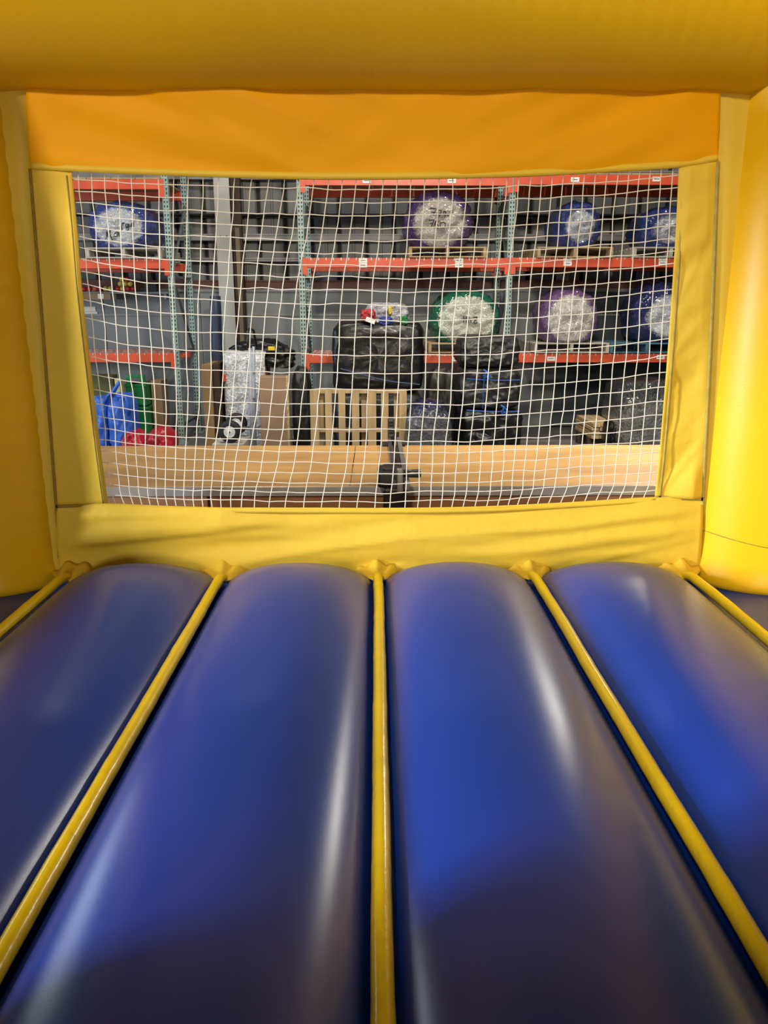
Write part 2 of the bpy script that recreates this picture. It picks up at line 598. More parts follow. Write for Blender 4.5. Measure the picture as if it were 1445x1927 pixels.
# strips joining the wall to the columns
for (e_in, xo) in ((((50, 110), (57, 318), (81, 620), (106, 952), (115, 1085)), -1.45), (((1355, 108), (1350, 304), (1338, 620), (1322, 938), (1314, 1085)), 1.45)):
    fin = L(*e_in)

    def fns(u, v, fin=fin, xo=xo):
        p = fin(v)
        return (p.x + (xo - p.x) * u, YWL + 0.035 * u, p.y)
    MB().grid(fns, 4, 40).build('edge_strip', M_panel, BH, smooth=True, solid=0.0022)


def ribbon(f, width, name, material, off=0.004, n=60, vertical=False, disp=None, lab=None):
    mb = MB()
    vs, fs = [], []
    for i in range(n + 1):
        p = f(i / n)
        q = f(min(1, i / n + 0.01)) - f(max(0, i / n - 0.01))
        t = Vector((q.x, q.y)).normalized()
        nx, nz = -t.y, t.x
        for s in (-0.5, 0.5):
            x, z = p.x + nx * width * s, p.y + nz * width * s
            vs.append((x, YWL - off, z))
    fs = [(2 * i, 2 * i + 1, 2 * i + 3, 2 * i + 2) for i in range(n)]
    mb.add(vs, fs)
    return mb.build(name, material, BH, solid=0.0015, smooth=True)


ribbon(L((1350, 304), (1338, 620), (1322, 938), (1316, 1050)), 0.014, 'seam_tape', M_seam)
ribbon(L((57, 318), (81, 620), (106, 952), (112, 1050)), 0.010, 'seam_tape', M_seam_dark)
ribbon(L((1232, 936), (1277, 937), (1322, 939)), 0.014, 'seam_tape', M_seam)
ribbon(L((106, 953), (154, 951), (203, 949)), 0.012, 'seam_tape', M_seam_dark)
ribbon(L(*[(x + 9, y) for (x, y) in ((1277, 330), (1271, 440), (1263, 570), (1251, 730), (1241, 850), (1232, 935))]), 0.010, 'hem', M_seam)
ribbon(L(*[(x - 9, y) for (x, y) in ((135, 330), (146, 440), (156, 560), (176, 735), (190, 850), (203, 947))]), 0.005, 'hem', M_seam_dark)
ribbon(L((60, 312), (135, 317), (330, 325), (560, 331), (760, 331), (960, 327), (1120, 319), (1277, 309), (1350, 297)), 0.022, 'hem', M_panel, off=0.005, n=120)
ribbon(L((203, 953), (330, 958), (470, 961), (720, 962), (900, 960), (1060, 952), (1232, 941)), 0.016, 'hem', M_panel, off=0.006, n=120)


# nets
def net(name, fn, nu, nv, r=0.0019, sub=2, seg=5):
    """knotted square mesh: every strand follows the surface fn(u, v) with a little slack"""
    mb = MB()
    for i in range(nu + 1):
        u = i / nu
        mb.tube([fn(u, j / (nv * sub), i) for j in range(nv * sub + 1)], r, seg, False)
    for j in range(nv + 1):
        v = j / nv
        mb.tube([fn(i / (nu * sub), v, j + 100) for i in range(nu * sub + 1)], r, seg, False)
    return mb


def fn_net(u, v, k):
    uu = -0.012 + u * 1.024
    uc, vc = min(1, max(0, uu)), min(1, max(0, v))
    a, b = win_top(uc), win_bot(uc)
    c, d = win_l(vc), win_r(vc)
    p = a * (1 - vc) + b * vc + c * (1 - uc) + d * uc - (
        win_top(0) * (1 - uc) * (1 - vc) + win_top(1) * uc * (1 - vc) + win_bot(0) * (1 - uc) * vc + win_bot(1) * uc * vc)
    x = p.x + (uu - uc) * 2.2
    z = p.y + (0.5 - v) * 0.025
    env = math.sin(math.pi * vc)
    # rows hang between the posts: steep at the left hem, a long rise to the right
    z += env * (0.034 * (math.exp(-max(0, uu) * 14)) + 0.05 * max(0, uu - 0.58) ** 1.5 * 2.3 - 0.008)
    z += 0.006 * noise.noise(Vector((x * 5, z * 5, 1.5))) + 0.0045 * noise.noise(Vector((x * 14, z * 14, 4.5)))
    x += 0.007 * noise.noise(Vector((x * 4, z * 4, 7.5))) + 0.004 * noise.noise(Vector((x * 13, z * 13, 2.5)))
    # gathered to the left along the bottom hem
    x -= 0.02 * max(0, vc - 0.93) / 0.07 * max(0, min(1, (uc - 0.55) * 4))
    x += 0.012 * max(0, vc - 0.95) / 0.05 * max(0, min(1, (0.5 - uc) * 4))
    y = YWL + 0.012 + 0.05 * env * math.sin(math.pi * uc) ** 0.7
    return (x, y, z)


net('safety_net', fn_net, 47, 26).build('safety_net', M_net, BH, smooth=True, label='cream cord safety net across the window')


# inflated columns and beams of the four corners
def column(x, y, wrinkle, seam):
    n, nz = 72, 150
    zb, zt2 = FZ - 0.075, Z_BEAM + 0.28

    def fn(u, v):
        a = 2 * math.pi * u
        h = (zt2 - zb) * v
        r = R_COL + 0.012 * math.exp(-((h - 0.03) / 0.05) ** 2)
        if h < 0.03:
            r -= 0.035 * (1 - h / 0.03) ** 2
        r += 0.012 * (1 - h / 2.2)
        if wrinkle:
            m = max(0, math.cos(a - (0.2 if x < 0 else math.pi - 0.2))) ** 1.2
            s = math.sin(h * 72 + a * 5 + 2.0 * noise.noise(Vector((h * 3, a, 2))))
            amp = 0.0060 * (0.55 + 0.6 * noise.noise(Vector((h * 5, a * 2, 7))))
            r += amp * m * (abs(s) ** 0.6 * (1 if s > 0 else -1)) * max(0, min(1, (h - 0.15) * 4))
        r += 0.004 * noise.noise(Vector((a, h * 2, x)))
        return (x + r * math.cos(a), y + r * math.sin(a), zb + h)
    c = MB().grid(fn, n, nz).build('corner_column', M_yel, BH, smooth=True)
    if seam:
        MB().tube([(x + (R_COL + 0.0125) * math.cos(a), y + (R_COL + 0.0125) * math.sin(a), FZ + seam + 0.02 * math.sin(a * 2 + 1))
                   for a in [i * 2 * math.pi / 64 for i in range(65)]], 0.002, 5, False).build('column_seam', M_seam_dark, c, smooth=True)
    return c


column(-X_COL, Y_COL, True, 0)
column(X_COL, Y_COL, False, 0.135)
column(-X_COL, Y_BACK, True, 0.13)
column(X_COL, Y_BACK, False, 0.13)


def beam(p, q):
    p, q = Vector(p), Vector(q)
    d = (q - p)
    Lh = d.length
    d.normalize()
    side = d.cross(Vector((0, 0, 1)))

    def fn(u, v):
        a = 2 * math.pi * u
        s = v * Lh
        r = R_BEAM + 0.004 * noise.noise(Vector((s * 1.5, a, 3)))
        wr = max(0, math.sin(a - 0.15)) ** 2
        r += 0.0010 * math.sin(s * 95 + 2 * noise.noise(Vector((s * 4, a, 1)))) * wr
        return p + d * s + side * (r * math.sin(a)) + Vector((0, 0, r * math.cos(a)))
    return MB().grid(fn, 64, 160).build('top_beam', M_yel, BH, smooth=True)


Y_BM = 2.98
beam((-X_COL - 0.1, Y_BM, Z_BEAM), (X_COL + 0.1, Y_BM, Z_BEAM))
beam((X_COL + 0.1, Y_BACK, Z_BEAM), (-X_COL - 0.1, Y_BACK, Z_BEAM))
beam((-X_COL - 0.02, Y_BACK, Z_BEAM - 0.005), (-X_COL - 0.02, Y_BM, Z_BEAM - 0.005))
beam((X_COL + 0.02, Y_BM, Z_BEAM - 0.005), (X_COL + 0.02, Y_BACK, Z_BEAM - 0.005))

# side walls (left, right) with the same netted windows; the entrance is behind the photographer
for s in (-1, 1):
    xw = s * X_COL
    ya, yb = Y_BACK + 0.2, Y_COL - 0.2
    yn = 0.62 if s < 0 else ya + 0.35        # near end of the window
    zl = FZ + (0.26 if s < 0 else 0.36)
    for (y0, y1, z0, z1, nm, m) in ((ya, yb, FZ - 0.05, zl, 'lower_panel', M_panel), (ya, yb, FZ + 1.45, FZ + 1.78, 'upper_panel', M_panel_top),
                                    (ya, yn, zl, FZ + 1.45, 'side_panel', M_panel), (yb - (0.03 if s < 0 else 0.2), yb, zl, FZ + 1.45, 'side_panel', M_panel)):
        def fw(u, v, y0=y0, y1=y1, z0=z0, z1=z1):
            y, z = y0 + (y1 - y0) * u, z0 + (z1 - z0) * v
            e = min(1, 8 * u, 8 * (1 - u), 8 * v, 8 * (1 - v))
            return (xw + e * folds(y, z, 0.3, 6, 0.008, s + 3), y, z)
        MB().grid(fw, 40, 16).build(nm, m, BH, smooth=True, solid=0.0022)

    def fsn(u, v, k):
        y, z = yn - 0.01 + (yb - (0.0 if s < 0 else 0.18) - yn) * u, FZ + 1.46 - (FZ + 1.47 - zl) * v
        return (xw + s * (0.012 + 0.03 * math.sin(math.pi * u) * math.sin(math.pi * v)), y, z - 0.02 * math.sin(math.pi * u))
    net('safety_net', fsn, 46, 24, sub=1, seg=4).build('safety_net', M_net, BH, smooth=True)

# ------------------------------------------------------------------ plywood work table just outside
M_ply = mat('plywood_top', (0.54, 0.30, 0.095), rough=0.45, noise_scale=2.6, noise_amt=0.28, stretch=(0.7, 1.8, 1), detail=8)
M_lum = mat('lumber_rail', (0.36, 0.17, 0.075), rough=0.6, noise_scale=6, noise_amt=0.35, stretch=(0.3, 1, 2))
M_alu = mat('aluminium_edge', (0.50, 0.51, 0.52), rough=0.3, metal=0.35, noise_scale=12, noise_amt=0.15)
ZT = CAM.z - 0.85
pf, pb = atz(720, 915, ZT).y, atz(720, 838, ZT).y
xj = atz(664, 876, ZT).x
tab = empty('work_table', (0.3, (pf + pb) / 2, 0), 'long plywood work table with metal front edge outside the net', 'table')
xL, xR = xj - 2.44 * 1.1, xj + 2.44 * 1.25
for (a, b) in ((xL, xj - 0.0025), (xj + 0.0025, xj + 2.44), (xj + 2.445, xR)):
    MB().bbox(a, b, pf + 0.004, pb, ZT - 0.019, ZT, 0.002).build('plywood_sheet', M_ply, tab)
zs = at(720, 933, pf).z
MB().bbox(xL, xR, pf - 0.002, pf + 0.003, zs, ZT - 0.001, 0.001).box(xL, xR, pf + 0.003, pf + 0.03, zs, zs + 0.003).build('metal_edge', M_alu, tab)
zr = at(720, 951, pf + 0.02).z
for (a, b) in ((xL, atz(492, 940, zs).x - 0.28), (atz(492, 940, zs).x - 0.27, xR)):
    MB().bbox(a, b, pf + 0.012, pf + 0.05, zr - 0.03, zs, 0.003).build('front_rail', M_lum, tab)
MB().bbox(xL, xR, pb - 0.06, pb - 0.02, zr - 0.03, ZT - 0.02, 0.003).build('back_rail', M_lum, tab)
for xx in (xL + 0.05, -0.9, 0.9, xR - 0.14):
    for yy in (pf + 0.05, pb - 0.15):
        MB().bbox(xx, xx + 0.09, yy, yy + 0.09, 0, ZT - 0.02, 0.004).build('leg', M_lum, tab)
MB().bbox(xL + 0.05, xR - 0.05, pf + 0.06, pb - 0.15, 0.22, 0.24, 0.003).build('lower_shelf', M_ply, tab)

# cutting rail with a black carriage lying across the table
M_blk = mat('black_plastic', (0.012, 0.012, 0.013), rough=0.4, noise_scale=12, noise_amt=0.3)
M_dkmetal = mat('dark_grey_metal', (0.09, 0.095, 0.10), rough=0.35, metal=0.6, noise_scale=12, noise_amt=0.2)
M_steel = mat('grey_steel', (0.30, 0.31, 0.32), rough=0.35, metal=0.7, noise_scale=12, noise_amt=0.2)
xc_ = atz(750, 885, ZT).x
cr_ = empty('rail_cutter', (xc_, pf, ZT), 'black clamp carriage on a grey metal rail across the plywood table', 'cutter')
xa = atz(745, 838, ZT + 0.04).x
for (dx, w, zz, m) in ((-0.035, 0.020, 0.05, M_dkmetal), (-0.005, 0.014, 0.03, M_blk), (0.025, 0.026, 0.045, M_steel)):
    MB().bbox(xa + dx - w / 2, xa + dx + w / 2, pf - 0.10, pb + 0.05, ZT + 0.001, ZT + zz, 0.003).build('rail', m, cr_)
pc = at(731, 900, pf - 0.02)
MB().bbox(pc.x - 0.055, pc.x + 0.05, pf - 0.09, pf + 0.10, pc.z - 0.035, pc.z + 0.045, 0.015).bbox(
    pc.x - 0.03, pc.x + 0.03, pf - 0.05, pf + 0.05, pc.z + 0.03, pc.z + 0.06, 0.01).build('carriage', M_blk, cr_)
pg = at(774, 891, pf - 0.02)
MB().lathe([(0.012, -0.075), (0.013, -0.045), (0.019, -0.043), (0.022, 0.035), (0.020, 0.04), (0.020, 0.047)], pg, 'x', 16).build('grip', M_dkmetal, cr_, smooth=True)
pd = at(740, 932, pf - 0.05)
MB().bbox(pd.x - 0.05, pd.x + 0.045, pf - 0.12, pf - 0.005, pd.z - 0.09, pd.z + 0.05, 0.012).bbox(
    pd.x + 0.03, pd.x + 0.065, pf - 0.10, pf - 0.006, pd.z - 0.05, pd.z + 0.045, 0.006).build('clamp_body', M_blk, cr_)
pl = at(752, 905, pf - 0.13)
MB().bbox(pl.x - 0.014, pl.x + 0.016, pf - 0.135, pf - 0.10, pl.z - 0.06, pl.z + 0.06, 0.006).build('clamp_jaw', M_steel, cr_)
for j in range(6):
    p = at(736, 826 - j * 7.0, pb + 0.03)
    MB().bbox(p.x - 0.016, p.x + 0.016, p.y - 0.012, p.y + 0.012, p.z - 0.010, p.z + 0.010, 0.004).build('chain_link', M_dkmetal if j % 2 else M_blk, cr_)
MB().bbox(at(732, 826, pb).x - 0.008, at(741, 826, pb).x + 0.004, pb + 0.035, pb + 0.045, ZT - 0.02, at(736, 790, pb).z, 0.002).build('chain_plate', M_blk, cr_)
for xx in (725, 757):
    p = at(xx, 833, pb - 0.03)
    MB().bbox(p.x - 0.02, p.x + 0.02, pb - 0.05, pb + 0.012, ZT + 0.001, ZT + 0.022, 0.005).build('bracket', M_blk, cr_)

# ------------------------------------------------------------------ pallet racks
M_or = mat('orange_rack_paint', (0.62, 0.085, 0.035), rough=0.4, noise_scale=5, noise_amt=0.15)
M_gr = mat('green_rack_paint', (0.28, 0.38, 0.37), rough=0.38, noise_scale=8, noise_amt=0.15)
M_hole = mat('slot_shadow', (0.01, 0.012, 0.012), rough=0.9, noise_scale=8, noise_amt=0.2)
M_brace = mat('brace_steel', (0.10, 0.12, 0.12), rough=0.45, noise_scale=8, noise_amt=0.2)
M_wire = mat('zinc_wire', (0.62, 0.62, 0.60), rough=0.35, metal=0.5, noise_scale=8, noise_amt=0.1)
M_tag = mat('white_paper', (0.80, 0.80, 0.78), rough=0.7, noise_scale=20, noise_amt=0.05)
M_ink = mat('black_ink', (0.02, 0.02, 0.02), rough=0.7, noise_scale=20, noise_amt=0.05)
M_pal = mat('pallet_wood', (0.40, 0.28, 0.15), rough=0.75, noise_scale=5, noise_amt=0.35, stretch=(1, 0.4, 1))
YR, RD = 10.2, 1.07


def zat(py, Y=YR):
    return at(722, py, Y).z


TOP = zat(330) + 0.6


def post(rack, x, y, w=0.075, d=0.07, holes=True):
    mb = MB()
    t = 0.004
    mb.box(x - w / 2, x + w / 2, y, y + t, 0.01, TOP)
    mb.box(x - w / 2, x - w / 2 + t, y + t, y + d, 0.01, TOP)
    mb.box(x + w / 2 - t, x + w / 2, y + t, y + d, 0.01, TOP)
    p = mb.build('post', M_gr, rack)
    if holes:
        hb = MB()
        z = 0.08
        while z < TOP - 0.05:
            for s in (-1, 1):
                hb.add([(x + s * 0.019 - 0.008, y - 0.001, z + 0.012), (x + s * 0.019 + 0.008, y - 0.001, z + 0.012),
                        (x + s * 0.019 + 0.005 - s * 0.002, y - 0.001, z - 0.014), (x + s * 0.019 - 0.005 - s * 0.002, y - 0.001, z - 0.014)], [(0, 1, 2, 3)])
            z += 0.0508
        hb.build('slot_holes', M_hole, p, kind='stuff')
    MB().box(x - 0.07, x + 0.07, y - 0.03, y + d + 0.03, 0, 0.01).build('foot_plate', M_gr, p)
    return p


def frame(rack, x):
    post(rack, x, YR)
    post(rack, x, YR + RD - 0.07)
    ya, yb = YR + 0.07, YR + RD - 0.07
    z = 0.25
    k = 0
    while z + 0.95 < TOP:
        MB().box(x - 0.018, x + 0.018, ya, yb, z - 0.018, z + 0.018).build('brace', M_brace, rack)
        a, b = (ya, yb) if k % 2 == 0 else (yb, ya)
        MB().tube([(x, a, z), (x, b, z + 0.95)], 0.02, 4).build('brace', M_brace, rack)
        z += 0.95
        k += 1


def bay(rack, xa, xb, levels):
    for (py, tags, deck) in levels:
        zc = zat(py)
        for (y, nm) in ((YR - 0.012, 0), (YR + RD - 0.05, 1)):
            mb = MB()
            mb.bbox(xa + 0.045, xb - 0.045, y, y + 0.05, zc - 0.058, zc + 0.058, 0.006)
            mb.box(xa + 0.045, xb - 0.045, y + 0.02, y + 0.065, zc - 0.058, zc + 0.03)
            bo = mb.build('beam', M_or, rack)
            for (xe, s) in ((xa + 0.04, 1), (xb - 0.04, -1)):
                MB().box(xe - 0.03, xe + 0.03, y - 0.006 if nm == 0 else y + 0.05, y + 0.002 if nm == 0 else y + 0.058, zc - 0.14, zc + 0.06).build('end_plate', M_or, bo)
        if deck:
            wb = MB()
            x = xa + 0.12
            while x < xb - 0.08:
                wb.box(x - 0.0035, x + 0.0035, YR - 0.017, YR + RD - 0.02, zc + 0.058, zc + 0.064)
                wb.box(x - 0.0045, x + 0.0045, YR - 0.019, YR - 0.012, zc + 0.03, zc + 0.064)
                x += 0.095
            for yy in (0.05, 0.35, 0.65, 0.95):
                wb.box(xa + 0.06, xb - 0.06, YR + yy, YR + yy + 0.006, zc + 0.052, zc + 0.058)
            wb.build('wire_deck', M_wire, rack)
        if not deck:  # solid top deck, added to keep overhead light out of the bays
            n_b = 9
            for k in range(n_b):
                xk = xa + 0.05 + (xb - xa - 0.1) * k / n_b
                MB().bbox(xk + 0.004, xk + (xb - xa - 0.1) / n_b - 0.004, YR - 0.01, YR + RD, zc + 0.059, zc + 0.078, 0.003).build('deck_board', M_pal, rack)
        for (tx, ty) in tags:
            c = at(tx, ty, YR - 0.0145)
            t = MB().box(c.x - 0.052, c.x + 0.052, YR - 0.0165, YR - 0.012, c.z - 0.027, c.z + 0.027).build('paper_tag', M_tag, rack)
            MB().box(c.x - 0.036, c.x + 0.03, YR - 0.0170, YR - 0.0166, c.z - 0.004, c.z + 0.004).build('printed_line', M_ink, t)


xu1 = at(326, 590, YR).x
xA = at(570, 590, YR).x
xB = at(957, 560, YR).x
xC = xB + (xB - xA)
rl = empty('pallet_rack', (xu1 - 1.4, YR + RD / 2, 0), 'orange beam pallet rack bay on the left with green upright posts', 'rack', 'pallet racks along the back wall')
frame(rl, xu1)
frame(rl, xu1 - 2.8)
bay(rl, xu1 - 2.8, xu1, [(348, [], False), (497, [], True), (673, [], True)])
rr_ = empty('pallet_rack', (xB, YR + RD / 2, 0), 'two-bay orange beam pallet rack on the right with paper tagged beams', 'rack', 'pallet racks along the back wall')
frame(rr_, xA)
frame(rr_, xB)
frame(rr_, xC)
bay(rr_, xA, xB, [(340, [(690, 340), (850, 340)], False), (495, [(683, 490), (683, 499), (864, 490), (864, 499)], True), (675, [(860, 676)], True)])
bay(rr_, xB, xC, [(338, [(1082, 338), (1236, 337)], False), (494, [(1068, 487), (1068, 496), (1247, 486), (1247, 495)], True), (674, [(1037, 675), (1243, 672)], True)])

# ------------------------------------------------------------------ pallets and wrapped rolls
M_palw = mat('grey_pallet_wood', (0.42, 0.39, 0.34), rough=0.75, noise_scale=5, noise_amt=0.3)
M_palb = mat('blue_pallet_paint', (0.05, 0.14, 0.22), rough=0.6, noise_scale=5, noise_amt=0.3)
TRI = 0.066


def pallet(xa, xb, ya, z, m, label, h=0.13, depth=1.0, group='pallets on the rack shelves'):
    xc = (xa + xb) / 2
    e = empty('pallet', (xc, ya + depth / 2, z), label, 'pallet', group)
    for k in range(3):
        x = xa + 0.02 + (xb - xa - 0.04) * k / 2
        MB().bbox(x - 0.02, x + 0.02, ya, ya + depth, z + 0.018, z + h - 0.018, 0.003).build('stringer', m, e)
    for k in range(7):
        y = ya + (depth - 0.1) * k / 6
        MB().bbox(xa, xb, y, y + 0.1, z + h - 0.018, z + h, 0.003).build('deck_board', m, e)
    for k in range(3):
        y = ya + (depth - 0.1) * k / 2
        MB().bbox(xa, xb, y, y + 0.1, z, z + 0.018, 0.003).build('bottom_board', m, e)
    return e, z + h


def blob(xc, yc, z0, rx, ry, rz, seed, squ=2.6, crump=0.07, flat=0.82, nu=72, nv=56, sc=3.2, front=4.0):
    """crumpled roll seen end-on: superellipse outline with a flattened underside; returns local verts of radius ~1"""
    vs, fs = [], []
    for j in range(nv + 1):
        t = j / nv
        b = math.pi * (2 * t * t if t < 0.5 else 1 - 2 * (1 - t) ** 2)
        cb, sb = math.cos(b), math.sin(b)
        yy = (abs(cb) ** (2 / front)) * (1 if cb < 0 else -1)
        rad = max(0.0, sb) ** (2 / front)
        yy = -yy
        for i in range(nu):
            a = 2 * math.pi * i / nu
            ca, sa = math.cos(a), math.sin(a)
            q = (abs(ca) ** squ + abs(sa) ** squ) ** (-1 / squ)
            p = Vector((ca * q * rad, -yy, sa * q * rad))
            n = fbm(p, sc, seed, 5)
            ridg = 1 - abs(noise.noise(p * sc * 1.3 + Vector((seed, 2, 3)))) * 2
            s = 1 + crump * n + crump * 0.5 * ridg
            p = Vector((p.x * s, p.y * (1 + crump * n * 1.5), p.z * s))
            if p.z < -flat:
                p.z = -flat - (p.z + flat) * 0.0 - 0.0
            vs.append(p)
    for j in range(nv):
        for i in range(nu):
            a, b2 = j * nu + i, j * nu + (i + 1) % nu
            fs.append((a, b2, b2 + nu, a + nu))
    o_loc = Vector((xc, yc, z0 + rz * flat))
    return vs, fs, o_loc


from mathutils.bvhtree import BVHTree


def roll(px0, px1, py0, py1, Y, z0, m, core_m, label, seed, group='shrink-wrapped vinyl rolls', depth=0.8, strokes=None, sbox=None, squ=2.3, crump=0.08, name='wrapped_roll', film=False):
    """a rolled inflatable in stretch film, its crumpled end turned to the aisle"""
    a, b = at(px0, py1, Y), at(px1, py0, Y)
    rx = (b.x - a.x) / 2
    hz = (b.z - z0)
    rz = hz / (1 + 0.80)
    xc = (a.x + b.x) / 2
    vs, fs, loc = blob(xc, Y + depth / 2, z0, rx, depth / 2, rz, seed, squ=squ, crump=crump, flat=0.80)
    me_v = [(p.x, p.y, p.z) for p in vs]
    mb = MB()
    mb.add(me_v, fs)
    e = empty(name, (xc, Y + depth / 2, z0), label, 'wrapped roll', group)
    o = mb.build('stretch_wrap', m, None, smooth=True, loc=(0, 0, rz * 0.80))
    o.scale = (rx, depth / 2, rz)
    o.parent = e
    # rolled vinyl ends peeping out of the film at the back
    core = MB().lathe([(0.75 * rz, 0.0), (0.9 * rz, 0.02), (0.92 * rz, 0.12), (0.6 * rz, 0.15)], (xc, Y + depth - 0.08, z0 + rz * 0.93), 'y', 28)
    core.build('vinyl_roll', core_m, e, smooth=True)
    if strokes:
        tree = BVHTree.FromPolygons([Vector(v) for v in me_v], fs)
        (sx0, sx1, sy0, sy1) = sbox
        mb = MB()
        for st in strokes:
            pts = []
            for i in range(len(st) - 1):
                for t in range(5):
                    w = t / 5
                    if len(st) > 3:
                        q = pline(st, 0)((i + w) / (len(st) - 1))
                        pts.append((q.x, q.y))
                    else:
                        pts.append((st[i][0] * (1 - w) + st[i + 1][0] * w, st[i][1] * (1 - w) + st[i + 1][1] * w))
            pts.append(st[-1])
            out = []
            for (u, v) in pts:
                p = at(sx0 + (sx1 - sx0) * u, sy1 + (sy0 - sy1) * v, Y)
                lx, lz = (p.x - xc) / rx, (p.z - z0 - rz * 0.80) / rz
                h = tree.ray_cast(Vector((lx, -4, lz)), Vector((0, 1, 0)))
                yy = h[0].y if h[0] else -1.0
                out.append(Vector((p.x, Y + depth / 2 + yy * depth / 2 - 0.010, p.z)))
            mb.tube(out, 0.0052, 5)
        mb.build('marker_writing', M_ink, e, smooth=True, label='black handwritten marker writing')
    return e


W_blue = wrap_mat('wrap_blue', (0.80, 0.82, 0.88), (0.06, 0.09, 0.36), 0.80)
W_blue2 = wrap_mat('wrap_dark_blue', (0.66, 0.70, 0.80), (0.025, 0.05, 0.24), 0.70)
W_pur = wrap_mat('wrap_purple', (0.66, 0.60, 0.56), (0.09, 0.04, 0.17), 0.86)
W_pur2 = wrap_mat('wrap_lilac', (0.88, 0.82, 0.80), (0.24, 0.13, 0.32), 0.90)
W_grn = wrap_mat('wrap_green', (0.82, 0.84, 0.74), (0.01, 0.16, 0.09), 0.96)
W_gry = wrap_mat('wrap_grey', (0.20, 0.20, 0.20), (0.05, 0.055, 0.06), 0.72)
W_blk = wrap_mat('wrap_dark_clear', (0.10, 0.10, 0.12), (0.01, 0.014, 0.06), 0.75)
C_blue = vinyl('blue_roll_vinyl', (0.03, 0.06, 0.30), 0.4)
C_pur = vinyl('purple_roll_vinyl', (0.10, 0.03, 0.20), 0.4)
C_grn = vinyl('green_roll_vinyl', (0.01, 0.18, 0.10), 0.4)
C_gry = vinyl('grey_roll_vinyl', (0.08, 0.08, 0.09), 0.5)

Yp = YR - 0.04
Z2 = zat(497) + 0.064
Z2r = zat(495) + 0.064
Z3r = zat(674) + 0.064


def X(px, Y=YR, py=500):
    return at(px, py, Y).x


# letter strokes, drawn in a unit box (x to the right, y up)
S_Ma = [[(0.0, 0.05), (0.03, 0.45), (0.09, 0.15), (0.15, 0.5), (0.21, 0.12), (0.24, 0.0)],
        [(0.42, 0.42), (0.33, 0.38), (0.32, 0.22), (0.40, 0.2), (0.43, 0.42), (0.46, 0.2)],
        [(0.55, 0.55), (0.57, 0.85), (0.60, 0.9), (0.66, 0.88)],
        [(0.78, 0.85), (0.71, 0.83), (0.71, 0.66), (0.77, 0.68), (0.79, 0.86), (0.78, 0.50)],
        [(0.83, 0.86), (0.84, 0.70), (0.89, 0.72), (0.90, 0.88)],
        [(0.92, 0.80), (0.98, 0.82), (0.96, 0.92), (0.92, 0.86), (0.93, 0.72), (1.0, 0.74)]]
S_779 = [[(0.05, 0.95), (0.36, 0.92), (0.20, 0.62)], [(0.12, 0.76), (0.32, 0.76)],
         [(0.42, 0.86), (0.62, 0.84), (0.50, 0.56)], [(0.44, 0.70), (0.60, 0.70)],
         [(0.82, 0.80), (0.72, 0.80), (0.72, 0.68), (0.82, 0.68), (0.83, 0.80), (0.80, 0.54)], [(0.9, 0.62), (1.0, 0.62)],
         [(0.0, 0.40), (0.24, 0.40), (0.10, 0.05)], [(0.05, 0.24), (0.2, 0.24)],
         [(0.42, 0.40), (0.30, 0.25), (0.30, 0.05), (0.42, 0.02), (0.46, 0.16), (0.32, 0.18)],
         [(0.70, 0.30), (0.58, 0.26), (0.56, 0.10), (0.66, 0.04), (0.78, 0.08), (0.80, 0.24), (0.68, 0.30)]]
S_hhz = [[(0.0, 0.9), (0.04, 0.1)], [(0.0, 0.5), (0.2, 0.55)], [(0.2, 0.9), (0.2, 0.1)],
         [(0.34, 0.9), (0.36, 0.15)], [(0.36, 0.5), (0.5, 0.55), (0.54, 0.15)],
         [(0.68, 0.72), (1.0, 0.76), (0.72, 0.15), (1.0, 0.12)]]

e, zt_ = pallet(X(166), X(306), Yp, Z2, M_palw, 'pale grey pallet on the left rack under the blue wrapped roll')
roll(163, 281, 376, 465, YR, zt_, W_blue, C_blue, 'blue wrapped roll with marker writing on the left rack', 1.3, strokes=S_Ma, sbox=(199, 253, 416, 452))
e, zt_ = pallet(X(769), X(914), Yp, Z2r, M_pal, 'wooden pallet under the purple wrapped roll with numbers')
roll(764, 893, 358, 466, YR, zt_, W_pur, C_pur, 'purple wrapped roll with handwritten numbers on the upper shelf', 2.7, strokes=S_779, sbox=(807, 845, 390, 430), crump=0.09)
e, zt_ = pallet(X(1009), X(1150), Yp, Z2r, M_pal, 'wooden pallet under the round blue roll right of the green post')
roll(1047, 1140, 376, 465, YR, zt_, W_blue2, C_blue, 'round blue wrapped roll on the upper shelf right of the green post', 4.1)
e, zt_ = pallet(X(1188), X(1330), Yp, Z2r, M_palw, 'pallet on the upper shelf cut off by the right window edge')
roll(1208, 1325, 386, 462, YR, zt_, W_blue2, C_blue, 'blue wrapped roll on the upper shelf cut off by the right window edge', 5.9, crump=0.1)
e, zt_ = pallet(X(808), X(948), Yp, Z3r, M_pal, 'wooden pallet under the green edged wrapped roll')
roll(812, 946, 547, 648, YR, zt_, W_grn, C_grn, 'green edged wrapped roll with short marker writing above black bundles', 6.4, strokes=S_hhz, sbox=(872, 898, 593, 609))
e, zt_ = pallet(X(1012), X(1156), Yp, Z3r, M_palw, 'worn pallet under the lilac wrapped roll')
roll(1018, 1135, 543, 650, YR, zt_, W_pur2, C_pur, 'big round lilac and white wrapped roll on the lower shelf', 7.2, crump=0.06)
e, zt_ = pallet(X(1158), X(1300), Yp, Z3r, M_palb, 'blue painted pallet on the lower shelf at the right window edge')
roll(1192, 1330, 533, 645, YR, zt_, wrap_mat('wrap_navy_white', (0.80, 0.84, 0.92), (0.025, 0.035, 0.16), 0.72), C_blue, 'navy and white wrapped roll on the blue pallet', 8.8)

